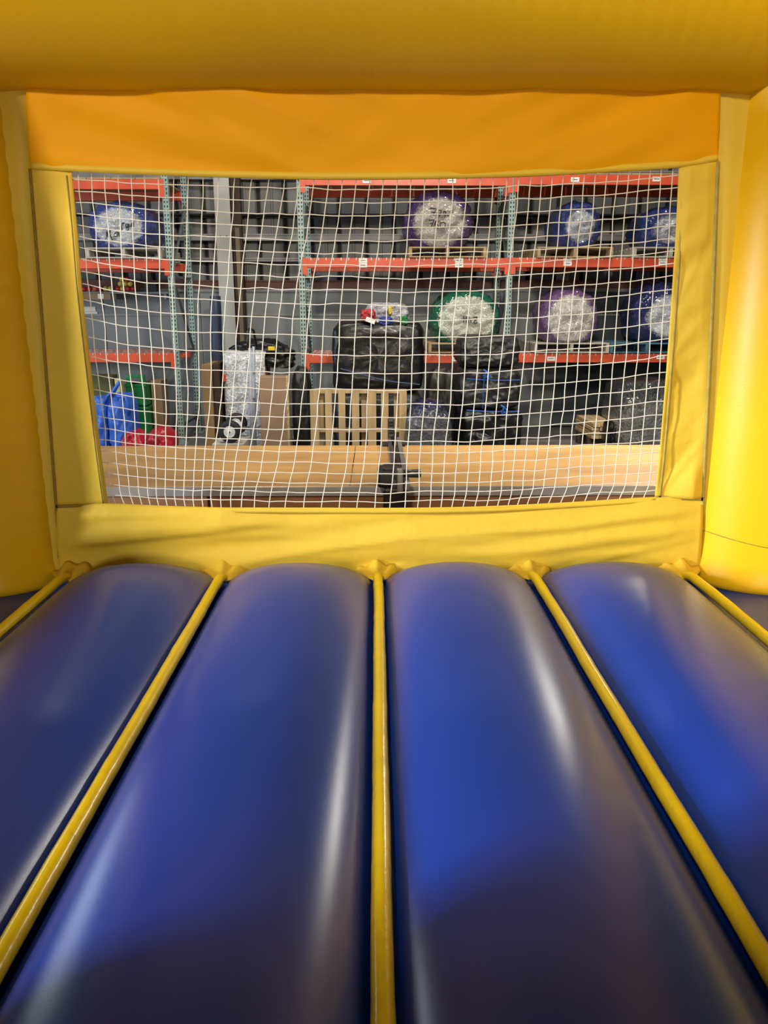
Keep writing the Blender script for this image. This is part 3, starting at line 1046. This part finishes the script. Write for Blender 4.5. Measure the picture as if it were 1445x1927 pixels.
# ------------------------------------------------------------------ black bundles, bags and the standing pallet
M_bag = mat('black_tarp_film', (0.006, 0.006, 0.007), rough=0.36, noise_scale=5, noise_amt=0.4, bump=0.6, bump_scale=7, coat=0.08, spec=0.35)
M_bag2 = mat('charcoal_tarp', (0.016, 0.016, 0.017), rough=0.45, noise_scale=5, noise_amt=0.3, bump=0.6, bump_scale=6)
M_strap = mat('blue_strap', (0.02, 0.10, 0.42), rough=0.5, noise_scale=20, noise_amt=0.2)
M_strapd = mat('dusty_blue_strap', (0.05, 0.07, 0.16), rough=0.5, noise_scale=20, noise_amt=0.2)


def lump(px0, px1, py0, z0, Y, depth, m, name, label, cat, seed, group=None, squ=3.2, crump=0.06, front=5.0, sc=2.6, parent=None, part=None, flat=0.93):
    a, b = at(px0, py0, Y), at(px1, py0, Y)
    rx = (b.x - a.x) / 2 * 0.985
    rz = (a.z - z0) / (1 + flat) * 0.985
    vs, fs, loc = blob(0, 0, 0, 1, 1, 1, seed, squ=squ, crump=crump, flat=flat, sc=sc, front=front, nu=64, nv=44)
    xc = (a.x + b.x) / 2
    verts = [(xc + p.x * rx, Y + depth / 2 + p.y * depth / 2, z0 + rz * flat + p.z * rz) for p in vs]
    mb = MB()
    mb.add(verts, fs)
    o = mb.build(part or name, m, parent, smooth=True)
    if not parent:
        tag(o, label, cat, group)
        # origin at the base
        o.data.transform(Matrix.Translation((-xc, -(Y + depth / 2), -z0)))
        o.location = (xc, Y + depth / 2, z0)
    return o


YB = 9.15
zb1 = zat(725, YB)
GB = 'black wrapped bundles in front of the rack'
lump(624, 800, 739, 0.0, YB - 0.05, 0.9, M_bag2, 'black_bundle', 'broad dark bundle on the floor behind the standing pallet', 'bundle', 11, GB, crump=0.02, squ=7, front=8)
zb2 = zat(739, YB - 0.05) + 0.005
b2 = lump(622, 800, 603, zb2, YB, 0.8, M_bag, 'black_bundle', 'glossy black wrapped bundle topped by the clear bag of coloured vinyl', 'bundle', 12.4, GB, crump=0.03, squ=7, front=8)
p = [at(x, y, YB - 0.09) for (x, y) in ((640, 694), (672, 703), (706, 712), (740, 719), (790, 724))]
MB().tube([(q.x, q.y + 0.02, q.z) for q in p], 0.022, 6, True, 0.35).build('strap', M_strapd, b2)
zb3 = zat(606, YB) - 0.02
# clear bag with coloured vinyl scraps on top of it
cb = empty('clear_bag', (at(724, 606, YB).x, YB + 0.3, zb3), 'clear plastic bag of coloured vinyl on top of the black bundle', 'bag')
lump(686, 770, 569, zb3, YB + 0.12, 0.5, wrap_mat('wrap_clear_mixed', (0.50, 0.50, 0.58), (0.16, 0.16, 0.22), 0.95), '', '', '', 13.3, parent=cb, part='plastic_film', crump=0.09, flat=0.8)
for (x0, x1, y0, y1, colr, nm, sd, dy) in ((679, 706, 582, 604, (0.35, 0.015, 0.02), 'red', 14.1, 0.0), (714, 738, 596, 612, (0.01, 0.03, 0.22), 'blue', 15.1, 0.0),
                                      (752, 768, 595, 611, (0.01, 0.18, 0.05), 'green', 16.2, 0.02), (731, 737, 576, 592, (0.75, 0.55, 0.02), 'yellow', 17.1, 0.06)):
    lump(x0, x1, y0, at(x0, y1, YB + dy).z, YB + dy, 0.18, mat(nm + '_scrap_vinyl', colr, rough=0.4, noise_scale=6, noise_amt=0.2), '', '', '', sd, parent=cb, part=nm + '_vinyl', crump=0.12)
q = at(697, 603, YB - 0.04)
Mx = Matrix.Translation(q) @ Matrix.Rotation(R(20), 4, 'Y')
MB().box(-0.055, 0.055, -0.003, 0.003, -0.026, 0.026, Mx).build('paper_tag', M_tag, cb)

lump(766, 853, 758, 0.0, 8.42, 0.6, W_blk, 'film_wrapped_bundle', 'dark bundle in shiny clear film right of the standing pallet', 'bundle', 18.8, GB, crump=0.08, flat=0.85)
lump(803, 864, 690, 0.0, 9.85, 0.3, M_bag2, 'dark_bundle', 'dark bundle deep in shade under the short orange shelf', 'bundle', 19.8, GB, crump=0.05)
# stack of three strapped black bundles
zc_, GB2 = 0.0, 'strapped black bundles stacked in three'
tops = [(868, 986, 770), (866, 984, 692), (868, 982, 632)]
lab = ['lowest strapped black bundle of the three-high stack', 'middle strapped black bundle of the three-high stack', 'topmost black bundle of the three-high stack before the green roll']
for k, (x0, x1, y0) in enumerate(tops):
    Yk = 8.95 + 0.03 * k
    o = lump(x0, x1, y0, zc_, Yk, 0.8, (M_bag, M_bag2, M_bag2)[k], 'strapped_bundle', lab[k], 'bundle', 21 + k * 1.7, GB2, crump=0.06, squ=6, front=7)
    if k < 2:
        ys = (772, 713)[k]
        pts = [at(x, ys + d, Yk - 0.045) for (x, d) in ((878, 0), (910, 2), (945, 3), (978, 2))]
        MB().tube([tuple(v) for v in pts], 0.016, 6, True, 0.4).build('strap', M_strap, o)
        kx, ky = ((948, 770), (915, 703))[k]
        for j in range(5):
            v = at(kx + (j % 3 - 1) * 5, ky + (j - 2) * 3.5, Yk - 0.06)
            w = at(kx + (1 - j % 2) * 9 - 3, ky + (j - 2) * 2 + 7, Yk - 0.075)
            MB().tube([tuple(v), tuple((v + w) / 2 + Vector((0, -0.02, 0.01))), tuple(w)], 0.011, 5).build('strap_knot', M_strap, o)
        if k == 1:
            a_, b_ = at(911, 708, Yk - 0.05), at(908, 769, Yk - 0.05)
            MB().tube([tuple(a_), tuple((a_ + b_) / 2), tuple(b_)], 0.014, 6, True, 0.4).build('strap', M_strap, o)
    zc_ = zat(y0, Yk)

# pallet standing on edge
YS = 8.75
M_palt = mat('tan_pallet_wood', (0.46, 0.32, 0.16), rough=0.7, noise_scale=5, noise_amt=0.35, stretch=(1.5, 1, 0.3))
sp = empty('standing_pallet', (at(674, 800, YS).x, YS, 0), 'wooden pallet standing on edge behind the plywood table', 'pallet')
zt3 = zat(731, YS)
xs0, xs1 = at(584, 780, YS).x, at(765, 780, YS).x
bx = [584, 612, 637, 662, 692, 717, 751]
bw = [16, 13, 13, 14, 16, 14, 14]
for (b0, w) in zip(bx, bw):
    a_, c_ = at(b0, 780, YS).x, at(b0 + w, 780, YS).x
    ov = 0.012 * noise.noise(Vector((b0 * .3, 0, 0)))
    MB().bbox(a_, c_, YS - 0.02, YS, 0.0, zt3 - 0.012 + ov, 0.003).build('deck_board', M_palt, sp)
for py in (737, 810):
    z = zat(py, YS)
    MB().bbox(xs0, xs1, YS, YS + 0.1, z - 0.02, z + 0.02, 0.003).build('stringer', M_palt, sp)
MB().bbox(xs0, xs1, YS, YS + 0.1, 0.0, 0.04, 0.003).build('stringer', M_palt, sp)
for b0 in (598, 680, 741):
    a_, c_ = at(b0, 780, YS + .1).x, at(b0 + 12, 780, YS + .1).x
    MB().bbox(a_, c_, YS + 0.1, YS + 0.118, 0, zt3 - 0.03, 0.003).build('back_board', M_palt, sp)

# right floor corner: grey film bundle, stacked lumber
lump(1170, 1295, 716, 0.0, 9.55, 0.9, W_gry, 'grey_film_bundle', 'grey film wrapped block on the floor at the right window edge', 'bundle', 31.3, None, crump=0.05, squ=5)
lump(1146, 1162, 795, 0.0, 9.2, 0.3, M_bag, 'black_bag', 'small black bag on the floor left of the grey film block', 'bag', 33.3, None, crump=0.1)
M_lumb = mat('pale_lumber', (0.50, 0.36, 0.20), rough=0.7, noise_scale=8, noise_amt=0.25)
Yl = 9.6
for r_ in range(4):
    for c_ in range(3):
        z = 0.0 + r_ * 0.05
        x = at(1113, 830, Yl).x + c_ * 0.098 + 0.012 * (r_ % 2)
        z0 = zat(833, Yl)
        o = MB().bbox(x, x + 0.09, Yl + 0.015 * ((r_ + c_) % 3), Yl + 0.85, 0.16 + z, 0.16 + z + 0.042, 0.003).build('lumber_board', M_lumb)
        tag(o, '%s board in the %s row of the small pale lumber stack' % (('left', 'middle', 'right')[c_], ('bottom', 'second lowest', 'second highest', 'top')[r_]), 'board', 'boards in the small lumber stack')
for (dy, wh) in ((0.1, 'front'), (0.6, 'rear')):
    o = MB().bbox(at(1110, 830, Yl).x, at(1155, 830, Yl).x, Yl + dy, Yl + dy + 0.1, 0, 0.16, 0.003).build('timber_bearer', M_brown)
    tag(o, '%s dark timber bearer under the small lumber stack' % wh, 'timber', 'timber bearers under the lumber')

# ------------------------------------------------------------------ hand truck, film wrapped box, boards
Yh = 8.9
M_card = mat('cardboard', (0.30, 0.19, 0.12), rough=0.75, noise_scale=4, noise_amt=0.15)
M_kraft = mat('brown_board', (0.24, 0.14, 0.055), rough=0.75, noise_scale=4, noise_amt=0.2, stretch=(1, 1, 0.3))
M_film = wrap_mat('silver_film', (0.80, 0.82, 0.88), (0.50, 0.48, 0.48), 0.9)
# tall brown board leaning on edge
xk0, xk1 = at(384, 780, 9.4).x, at(419, 780, 9.4).x
tbrd = MB().bbox(xk0, at(402, 780, 9.4).x, 9.4, 10.1, 0, zat(686, 9.4), 0.006).build('tall_carton', M_kraft)
tag(tbrd, 'tall brown board standing on edge left of the hand truck', 'board')
dk = MB().bbox(at(405, 780, 9.45).x, at(416, 780, 9.45).x, 9.45, 10.1, 0, zat(683, 9.45), 0.006).build('brown_fibreboard', M_brown)
tag(dk, 'dark brown fibreboard standing between the tall board and the wrapped box', 'board')
# film wrapped box on a skid
fb = empty('wrapped_box', (at(470, 800, 9.35).x, 9.8, 0), 'box wrapped in silvery film behind the hand truck', 'box')
xa_, xb_ = at(422, 760, 9.5).x, at(500, 760, 9.5).x


def fbox(u, v):
    x = xa_ + (xb_ - xa_) * u
    z = 0.1 + (zat(652, 9.5) - 0.1) * v
    n = fbm((x, 0, z), 5, 3, 4)
    top = max(0, v - 0.86) / 0.14
    return (x, 9.5 + 0.02 * n + 0.30 * top ** 2 + 0.06 * (abs(2 * u - 1) ** 8), z - 0.05 * top ** 3 + 0.02 * n * top)


MB().grid(fbox, 26, 40).build('film_front', wrap_mat('silver_film_flat', (0.82, 0.84, 0.9), (0.80, 0.82, 0.88), 5.0), fb, smooth=True)
MB().bbox(xa_ + 0.01, xb_ - 0.01, 9.57, 10.1, 0.1, zat(690, 9.57), 0.01).build('carton', M_card, fb)
MB().bbox(xa_ + 0.01, xb_ + 0.02, 9.45, 10.15, 0.0, 0.1, 0.004).build('skid', M_palw, fb)
MB().bbox(at(419, 710, 9.5).x, at(425, 710, 9.5).x, 9.5, 9.53, zat(718, 9.5), zat(705, 9.5), 0.003).build('red_tag', M_or, fb)
# black film draped over the top with a yellow tag
bl = lump(424, 548, 640, zat(692, 9.8), 9.72, 0.4, M_bag, 'black_film_heap', 'heap of black film lying over the wrapped box', 'film', 41.5, None, crump=0.13, squ=2.2, flat=0.4)
q = at(511, 656, 9.68)
MB().bbox(q.x - 0.045, q.x + 0.04, q.y, q.y + 0.02, q.z - 0.025, q.z + 0.025, 0.008).build('yellow_tag', mat('yellow_plastic', (0.75, 0.52, 0.02), rough=0.4, noise_scale=9, noise_amt=0.1), bl)
o = lump(546, 582, 690, 0.0, 9.75, 0.4, M_bag2, 'black_bundle', 'narrow black bundle between the flat carton and green post', 'bundle', 43.0, GB, crump=0.05)
# flat carton beside it
fcx0, fcx1 = at(490, 780, 9.05).x, at(544, 780, 9.05).x
fc = empty('flat_carton', ((fcx0 + fcx1) / 2, 9.2, 0), 'plain brown carton with taped edge right of the hand truck', 'carton')
MB().bbox(fcx0, fcx1, 9.05, 9.3, 0.02, zat(709, 9.05), 0.008).build('carton_body', M_card, fc)
MB().bbox(at(540, 780, 9.045).x, fcx1 + 0.003, 9.044, 9.06, 0.05, zat(706, 9.05), 0.002).build('tape', mat('shiny_tape', (0.5, 0.40, 0.22), rough=0.15, noise_scale=40, noise_amt=0.4, bump=0.6, bump_scale=30), fc)

ht = empty('hand_truck', (at(455, 800, Yh).x, Yh, 0), 'grey hand truck with black wheels and white hubs', 'hand truck')
M_tyre = mat('black_tyre', (0.010, 0.010, 0.010), rough=0.65, noise_scale=20, noise_amt=0.3)
M_hub = mat('white_hub', (0.75, 0.75, 0.76), rough=0.35, noise_scale=12, noise_amt=0.08)
M_grey = mat('grey_tube_paint', (0.34, 0.37, 0.43), rough=0.35, noise_scale=8, noise_amt=0.12)
for (xt, yt, xb2, yb2, yy) in ((470, 655, 474, 833, Yh), (477, 652, 480, 833, Yh + 0.28)):
    a_, b_ = at(xt, yt, yy), at(xb2, yb2, yy)
    b_ = a_ + (b_ - a_) * ((a_.z - 0.06) / (a_.z - b_.z))
    MB().tube([tuple(a_), tuple(b_)], 0.019, 10).build('side_rail', M_grey, ht, smooth=True)
hp = [at(x, y, Yh + 0.1) for (x, y) in ((469, 655), (466, 624), (469, 619), (474, 622), (478, 653))]
MB().tube([(v.x, Yh + 0.28 * i / 4, v.z) for i, v in enumerate(hp)], 0.014, 8).build('handle_loop', M_blk, ht, smooth=True)
for py in (700, 750, 795):
    a_, b_ = at(472, py, Yh), at(479, py, Yh + 0.28)
    MB().tube([tuple(a_), tuple(b_)], 0.013, 8).build('crossbar', M_grey, ht)
# wheels, seen nearly side-on
for (wx, wy, yy, rpx) in ((433, 812, Yh - 0.12, 21), (445, 797, Yh + 0.35, 20)):
    c_ = at(wx, wy, yy)
    rw = rpx / F * (yy + 0.2) * 1.0
    prof = [(rw * 0.52, -0.045), (rw * 0.85, -0.05), (rw * 0.97, -0.032), (rw, 0.0), (rw * 0.97, 0.032), (rw * 0.85, 0.05), (rw * 0.52, 0.045)]
    wh = MB().lathe(prof, c_, 'y', 30).build('wheel', M_tyre, ht, smooth=True)
    MB().lathe([(rw * 0.12, -0.056), (rw * 0.30, -0.050), (rw * 0.46, -0.046), (rw * 0.50, -0.052), (rw * 0.52, -0.04)], c_, 'y', 24).build('hub', M_hub, wh, smooth=True)
    MB().lathe([(0.012, -0.066), (0.012, -0.04)], c_, 'y', 10).build('axle_nut', M_dkmetal, wh)
a_, b_ = at(433, 812, Yh - 0.10), at(445, 797, Yh + 0.37)
MB().tube([tuple(a_), tuple(b_)], 0.014, 8).build('axle', M_dkmetal, ht)
a_ = at(476, 806, Yh + 0.15)
MB().tube([tuple((at(433, 812, Yh) + at(445, 797, Yh + 0.3)) / 2), tuple(a_)], 0.02, 8).build('bracket', M_dkmetal, ht)
MB().bbox(at(474, 830, Yh).x, at(487, 830, Yh).x, Yh - 0.02, Yh + 0.32, 0.04, 0.055, 0.003).build('toe_plate', M_grey, ht)
zw = at(433, 812, Yh - 0.12).z - 21 / F * (Yh + 0.08)
o = MB().bbox(at(406, 835, Yh).x, at(464, 835, Yh).x, Yh - 0.2, Yh + 0.45, max(0.02, zw - 0.02), zw, 0.003)
for xx in (410, 435, 459):
    xq = at(xx, 835, Yh).x
    o.bbox(xq - 0.03, xq + 0.03, Yh - 0.18, Yh + 0.44, 0, max(0.02, zw - 0.02), 0.003)
o = o.build('wood_skid', M_palw)
tag(o, 'small wooden skid under the hand truck wheels', 'skid')

# ------------------------------------------------------------------ left rack bay contents
Yq = 10.0
M_bbag = mat('blue_vinyl_bag', (0.03, 0.13, 0.62), rough=0.42, noise_scale=4, noise_amt=0.25, bump=0.5, bump_scale=6)
M_grnv = mat('green_plastic', (0.01, 0.20, 0.06), rough=0.4, noise_scale=4, noise_amt=0.25)
M_redv = mat('red_tarp', (0.42, 0.012, 0.03), rough=0.35, noise_scale=4, noise_amt=0.3, bump=0.7, bump_scale=6)
bb = empty('blue_bag', (at(207, 800, 9.6).x, 9.8, 0), 'bright blue vinyl bag with raised strap at the left window edge', 'bag')
lump(195, 243, 742, 0.0, 9.6, 0.4, M_bbag, '', '', '', 51.2, parent=bb, part='bag_body', crump=0.07, squ=3.5, flat=0.95)
lump(150, 197, 748, 0.0, 9.65, 0.4, M_bbag, '', '', '', 52.2, parent=bb, part='side_fold', crump=0.07, squ=3.5, flat=0.95)
pts = [at(x, y, 9.62) for (x, y) in ((197, 760), (203, 745), (213, 738), (219, 728), (225, 718))]
MB().tube([tuple(v) for v in pts], [0.035, 0.04, 0.05, 0.045, 0.035], 10, True, 0.5).build('strap', M_bbag, bb, smooth=True)
pts = [at(x, y, 9.58) for (x, y) in ((221, 745), (236, 746), (241, 760), (242, 778))]
MB().tube([tuple(v) for v in pts], 0.05, 10, True, 0.5).build('strap', M_bbag, bb, smooth=True)
gc = empty('green_crate', (at(257, 800, 10.4).x, 10.55, 0), 'green plastic crate stack behind the blue bag', 'crate')
gx0, gx1 = at(238, 760, 10.4).x, at(276, 760, 10.4).x
for (y0, y1, m) in ((765, 850, M_grnv), (722, 764, M_grnv)):
    z0_, z1_ = max(0, zat(y1, 10.4)), zat(y0, 10.4)
    MB().bbox(gx0, gx1, 10.4, 10.7, z0_, z1_, 0.02).bbox(gx0 - 0.01, gx1 + 0.01, 10.39, 10.71, z1_ - 0.04, z1_, 0.008).build('crate_body', m, gc)
for xx in (242, 268):
    v = at(xx, 715, 10.45)
    MB().bbox(v.x - 0.03, v.x + 0.03, 10.42, 10.5, zat(724, 10.42), zat(705, 10.42), 0.01).build('handle_lug', M_grnv, gc)
MB().bbox(at(240, 708, 10.45).x, at(270, 708, 10.45).x, 10.44, 10.48, zat(711, 10.42), zat(705, 10.42), 0.006).build('handle_bar', M_grnv, gc)
cx_ = MB().bbox(at(288, 780, 10.6).x, at(307, 780, 10.6).x, 10.6, 10.95, 0, zat(716, 10.6), 0.006).build('carton', M_card)
tag(cx_, 'brown carton standing right of the green crates', 'carton')
dg = MB().bbox(at(160, 780, 10.7).x, at(216, 780, 10.7).x, 10.75, 10.95, 0, zat(706, 10.7), 0.006).build('carton', mat('olive_carton', (0.10, 0.10, 0.03), rough=0.7, noise_scale=5, noise_amt=0.6))
tag(dg, 'olive brown carton behind the blue bag', 'carton')
yb_ = MB().bbox(at(220, 715, 10.3).x, at(229, 715, 10.3).x, 10.2, 10.38, zat(760, 10.3), zat(711, 10.3), 0.006).bbox(
    at(221, 715, 10.3).x, at(228, 715, 10.3).x, 10.24, 10.34, 0, zat(760, 10.3), 0.006).build('jug', mat('pale_yellow_plastic', (0.55, 0.50, 0.20), rough=0.4, noise_scale=5, noise_amt=0.2))
tag(yb_, 'narrow pale yellow container between the blue bag and green crates', 'container')
# red tarp: two soft folded rolls
lump(222, 266, 815, 0.0, 9.15, 0.4, M_redv, 'red_tarp', 'dark red folded tarp lying right of the blue bag', 'tarp', 55.2, 'red tarps on the floor', crump=0.1, squ=2.2)
lump(270, 320, 807, 0.0, 9.15, 0.4, M_redv, 'red_tarp', 'bright red tarp heap lying before the green rack post', 'tarp', 56.2, 'red tarps on the floor', crump=0.09, squ=2.2)

# boxes of balls on the girt ledge behind the left rack
Yg = YR + RD + 0.02
sh = empty('wall_shelf', (at(220, 540, Yg).x, Yg, zat(552, Yg)), 'dark wall shelf holding trays of balls behind the left rack', 'shelf')
zs_ = zat(549, Yg)
MB().bbox(at(100, 549, Yg).x, at(316, 549, Yg).x, Yg, Yg + 0.30, zs_ - 0.03, zs_, 0.004).build('shelf_board', M_girt, sh)
for xx in (110, 215, 310):
    v = at(xx, 549, Yg)
    MB().box(v.x - 0.015, v.x + 0.015, Yg + 0.01, Yg + 0.31, zs_ - 0.10, zs_ - 0.031).build('shelf_bracket', M_girt, sh)
M_ball = [mat('red_ball', (0.45, 0.03, 0.03), rough=0.4, noise_scale=8, noise_amt=0.15), mat('yellow_ball', (0.62, 0.50, 0.10), rough=0.4, noise_scale=8, noise_amt=0.15),
          mat('orange_ball', (0.5, 0.12, 0.05), rough=0.4, noise_scale=8, noise_amt=0.15)]
balls = [(158, 0), (168, 0), (179, 2), (190, 0), (199, 1), (208, 1), (222, 0), (231, 1), (241, 0), (251, 0), (226, 1, 1), (235, 1, 1), (245, 1, 1), (231, 1, 2), (241, 0, 1.9)]
rb = 5.0 / F * (Yg + 0.1)
bname = ('red', 'yellow', 'orange')
sphere = []
for c in range(3):
    bm = bmesh.new()
    bmesh.ops.create_uvsphere(bm, u_segments=14, v_segments=10, radius=rb)
    me = bpy.data.meshes.new('ball')
    bm.to_mesh(me)
    bm.free()
    me.polygons.foreach_set('use_smooth', [True] * len(me.polygons))
    me.materials.append(M_ball[c])
    sphere.append(me)
cnt = [0, 0, 0]
ORD = ('first', 'second', 'third', 'fourth', 'fifth', 'sixth', 'seventh', 'eighth')
for b_ in sorted(balls):
    cnt[b_[1]] += 1
    lv = b_[2] if len(b_) > 2 else 0
    o = bpy.data.objects.new('ball', sphere[b_[1]])
    v = at(b_[0], 540, Yg + 0.1)
    o.location = (v.x, Yg + 0.1 + (0.03 if lv == 1 else 0), zs_ + rb + lv * rb * 1.72)
    COL.objects.link(o)
    tag(o, '%s %s ball from the left on the dark wall shelf' % (ORD[cnt[b_[1]] - 1], bname[b_[1]]) if b_[1] != 2 else 'orange ball on the dark wall shelf behind the left rack', 'ball', '%s balls on the wall shelf' % bname[b_[1]])
bx_ = MB().bbox(at(270, 540, Yg).x, at(292, 540, Yg).x, Yg + 0.05, Yg + 0.27, zs_, zat(533, Yg), 0.006).build('black_case', M_blk)
tag(bx_, 'small black case on the wall shelf right of the balls', 'case')
v = at(180, 558, YR + 0.95)
fl_ = MB().bbox(at(140, 558, YR + .95).x, at(206, 558, YR + .95).x, YR + 1.0, YR + 1.02, at(170, 564, YR + .95).z, at(170, 552, YR + .95).z, 0.003).build('cardboard_strip', M_card)
tag(fl_, 'brown cardboard strip with a white label below the wall shelf', 'cardboard')
MB().box(at(182, 558, YR + .95).x, at(193, 558, YR + .95).x, YR + 0.994, YR + 0.999, at(170, 562, YR + .95).z, at(170, 553, YR + .95).z).build('white_label', M_tag, fl_)
pp = empty('paper_notice', (at(168, 585, YW - .13).x, YW - 0.13, at(168, 585, YW - .13).z), 'white paper notice on the grey board at the left window edge', 'paper')
MB().box(at(150, 585, YW - .13).x, at(180, 585, YW - .13).x, YW - 0.132, YW - 0.122, at(168, 586, YW - .13).z, at(168, 577, YW - .13).z).build('sheet', M_tag, pp)
MB().box(at(150, 585, YW - .13).x, at(183, 585, YW - .13).x, YW - 0.136, YW - 0.124, at(168, 593, YW - .13).z, at(168, 586.5, YW - .13).z).build('sheet', M_tag, pp)
